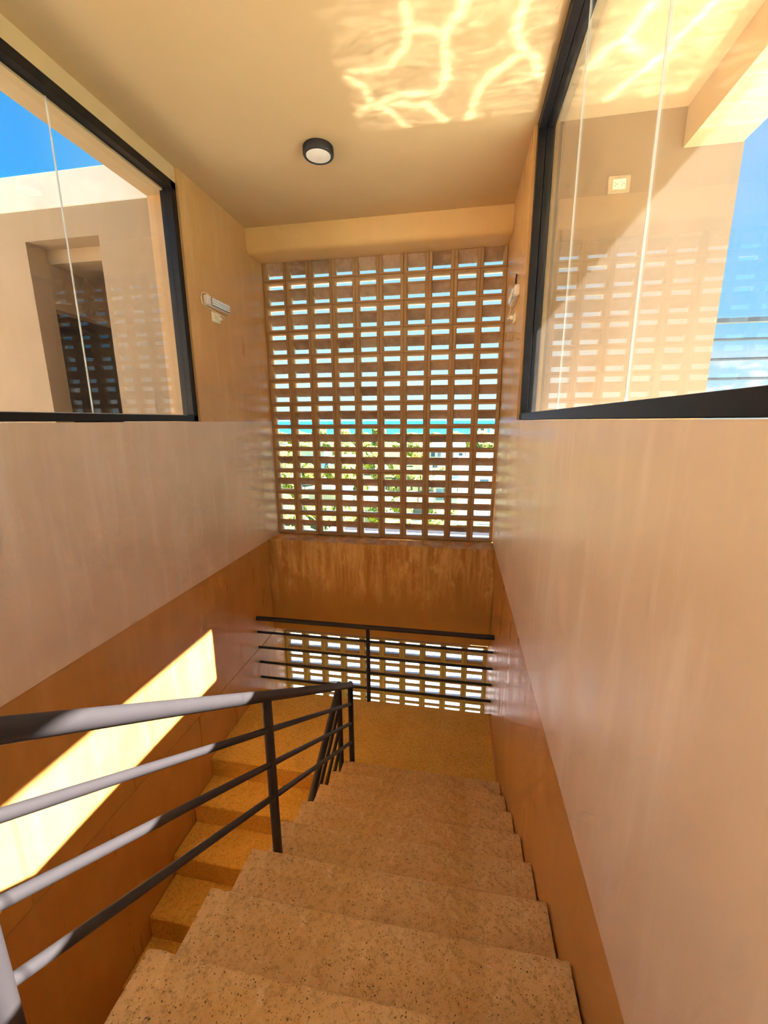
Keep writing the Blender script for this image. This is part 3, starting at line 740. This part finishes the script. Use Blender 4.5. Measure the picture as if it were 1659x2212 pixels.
wn = nd(nt, 'ShaderNodeTexNoise'); wn.inputs['Scale'].default_value = 5; wn.inputs['Detail'].default_value = 3; nt.links.new(cb.outputs[0], wn.inputs['Vector'])
va = nd(nt, 'ShaderNodeVectorMath', operation='MULTIPLY_ADD'); nt.links.new(wn.outputs['Color'], va.inputs[0]); va.inputs[1].default_value = (.10, .10, 0)
vb = nd(nt, 'ShaderNodeVectorMath', operation='ADD'); nt.links.new(cb.outputs[0], vb.inputs[0]); vb.inputs[1].default_value = (-.05, -.05, 0)
nt.links.new(vb.outputs[0], va.inputs[2])
P = va.outputs[0]
lines = [[(-.287,2.15),(-.276,2.272),(-.308,2.368),(-.401,2.447),(-.582,2.432)],[(-.03,2.171),(-.074,2.236),(-.143,2.311),(-.256,2.275)],
 [(-.143,2.311),(-.119,2.429),(-.131,2.582),(-.158,2.66),(-.372,2.62),(-.536,2.655),(-.654,2.751),(-.783,2.884)],
 [(.223,2.217),(.205,2.353),(.235,2.477),(.13,2.555),(.054,2.637),(.02,2.781),(-.028,2.905)],[(.235,2.477),(.289,2.513),(.356,2.615)],
 [(-.641,2.449),(-.561,2.543),(-.536,2.655),(-.441,2.742),(-.358,2.909)],[(-.536,2.655),(-.219,2.725),(-.15,2.869)],
 [(.729,2.31),(.699,2.502),(.549,2.618)],[(.699,2.502),(.804,2.598)],[(.992,2.369),(.927,2.557),(.833,2.728),(.729,2.884)]]
dist = None
for L in lines:
    for a, b_ in zip(L, L[1:]):
        ab = (b_[0]-a[0], b_[1]-a[1]); l2 = ab[0]**2 + ab[1]**2
        s1 = nd(nt, 'ShaderNodeVectorMath', operation='SUBTRACT'); nt.links.new(P, s1.inputs[0]); s1.inputs[1].default_value = (a[0], a[1], 0)
        dt = nd(nt, 'ShaderNodeVectorMath', operation='DOT_PRODUCT'); nt.links.new(s1.outputs[0], dt.inputs[0]); dt.inputs[1].default_value = (ab[0]/l2, ab[1]/l2, 0)
        cl_ = mathn(nt, 'MULTIPLY', dt.outputs['Value'], 1.0, True)
        s2 = nd(nt, 'ShaderNodeVectorMath', operation='SCALE'); s2.inputs[0].default_value = (ab[0], ab[1], 0); nt.links.new(cl_, s2.inputs['Scale'])
        s3 = nd(nt, 'ShaderNodeVectorMath', operation='DISTANCE'); nt.links.new(s1.outputs[0], s3.inputs[0]); nt.links.new(s2.outputs[0], s3.inputs[1])
        dist = s3.outputs['Value'] if dist is None else mathn(nt, 'MINIMUM', dist, s3.outputs['Value'])
core = mathn(nt, 'POWER', mathn(nt, 'SUBTRACT', 1.0, mathn(nt, 'MULTIPLY', dist, 24), True), 1.2)
halo = mathn(nt, 'POWER', mathn(nt, 'SUBTRACT', 1.0, mathn(nt, 'MULTIPLY', dist, 7), True), 2.0)
vn = nd(nt, 'ShaderNodeTexVoronoi'); vn.feature = 'DISTANCE_TO_EDGE'; vn.inputs['Scale'].default_value = 5.5; nt.links.new(P, vn.inputs['Vector'])
web = mathn(nt, 'POWER', mathn(nt, 'SUBTRACT', 1.0, mathn(nt, 'MULTIPLY', vn.outputs['Distance'], 7), True), 3.0)
mp = nd(nt, 'ShaderNodeMapping'); mp.inputs['Scale'].default_value = (2.2, 9, 1); nt.links.new(P, mp.inputs[0])
fs = nd(nt, 'ShaderNodeTexNoise'); fs.inputs['Scale'].default_value = 2.4; fs.inputs['Detail'].default_value = 5; fs.inputs['Roughness'].default_value = .65; fs.inputs['Distortion'].default_value = 1.2; nt.links.new(mp.outputs[0], fs.inputs['Vector'])
str_ = mathn(nt, 'POWER', mathn(nt, 'MULTIPLY', mathn(nt, 'SUBTRACT', fs.outputs['Fac'], .42, True), 4.5, True), 1.4)
brk = ramp(nt, fs.outputs['Fac'], [(.35, .55), (.62, 1.25)])
br = mathn(nt, 'MULTIPLY', mathn(nt, 'ADD', mathn(nt, 'MULTIPLY', core, 1.9), mathn(nt, 'MULTIPLY', halo, .24)), brk)
br = mathn(nt, 'ADD', br, mathn(nt, 'MULTIPLY', mathn(nt, 'MULTIPLY', web, fs.outputs['Fac']), .35))
br = mathn(nt, 'ADD', br, mathn(nt, 'MULTIPLY', str_, .75))
br = mathn(nt, 'ADD', br, .10)
# extent of the pool mirrored on the ceiling
wob = mathn(nt, 'MULTIPLY', mathn(nt, 'SUBTRACT', fs.outputs['Fac'], .5), .12)
m1 = mathn(nt, 'MULTIPLY', mathn(nt, 'SUBTRACT', 2.90, mathn(nt, 'ADD', Y, mathn(nt, 'MULTIPLY', wob, .3))), 45, True)
m2 = mathn(nt, 'MULTIPLY', mathn(nt, 'SUBTRACT', mathn(nt, 'ADD', X, wob), -.66), 22, True)
m3 = mathn(nt, 'GREATER_THAN', Y, -1.5)
br = mathn(nt, 'MULTIPLY', mathn(nt, 'MULTIPLY', br, m1), mathn(nt, 'MULTIPLY', m2, m3))
nt.links.new(br, em.inputs['Strength'])

# ------------------------------------------------------------------ camera and view
cd = bpy.data.cameras.new('camera'); cam = bpy.data.objects.new('camera', cd); C.objects.link(cam)
cd.sensor_fit = 'HORIZONTAL'; cd.sensor_width = 36; cd.lens = 893.344/1659*36; cd.clip_start = .02; cd.clip_end = 30000
th, ya, ro = math.radians(12.4357), math.radians(10.1219), math.radians(-.2945)
fw = Vector((-math.sin(ya)*math.cos(th), math.cos(ya)*math.cos(th), -math.sin(th)))
rr = Vector((math.cos(ya), math.sin(ya), 0)); uu = rr.cross(fw)
r2 = rr*math.cos(ro) + uu*math.sin(ro); u2 = -rr*math.sin(ro) + uu*math.cos(ro)
M = Matrix((r2, u2, -fw)).transposed().to_4x4(); M.translation = (0, 0, H)
cam.matrix_world = M
sc = bpy.context.scene; sc.camera = cam
sc.view_settings.view_transform = 'Standard'; sc.view_settings.look = 'None'
sc.view_settings.gamma = 1; sc.view_settings.use_curve_mapping = False
sc.view_settings.exposure = 1.45
sc.cycles.adaptive_threshold = .1; sc.cycles.adaptive_min_samples = 16; sc.cycles.use_light_tree = False
sc.cycles.max_bounces = 12; sc.cycles.diffuse_bounces = 6; sc.cycles.transparent_max_bounces = 16
sc.cycles.caustics_reflective = False; sc.cycles.caustics_refractive = False
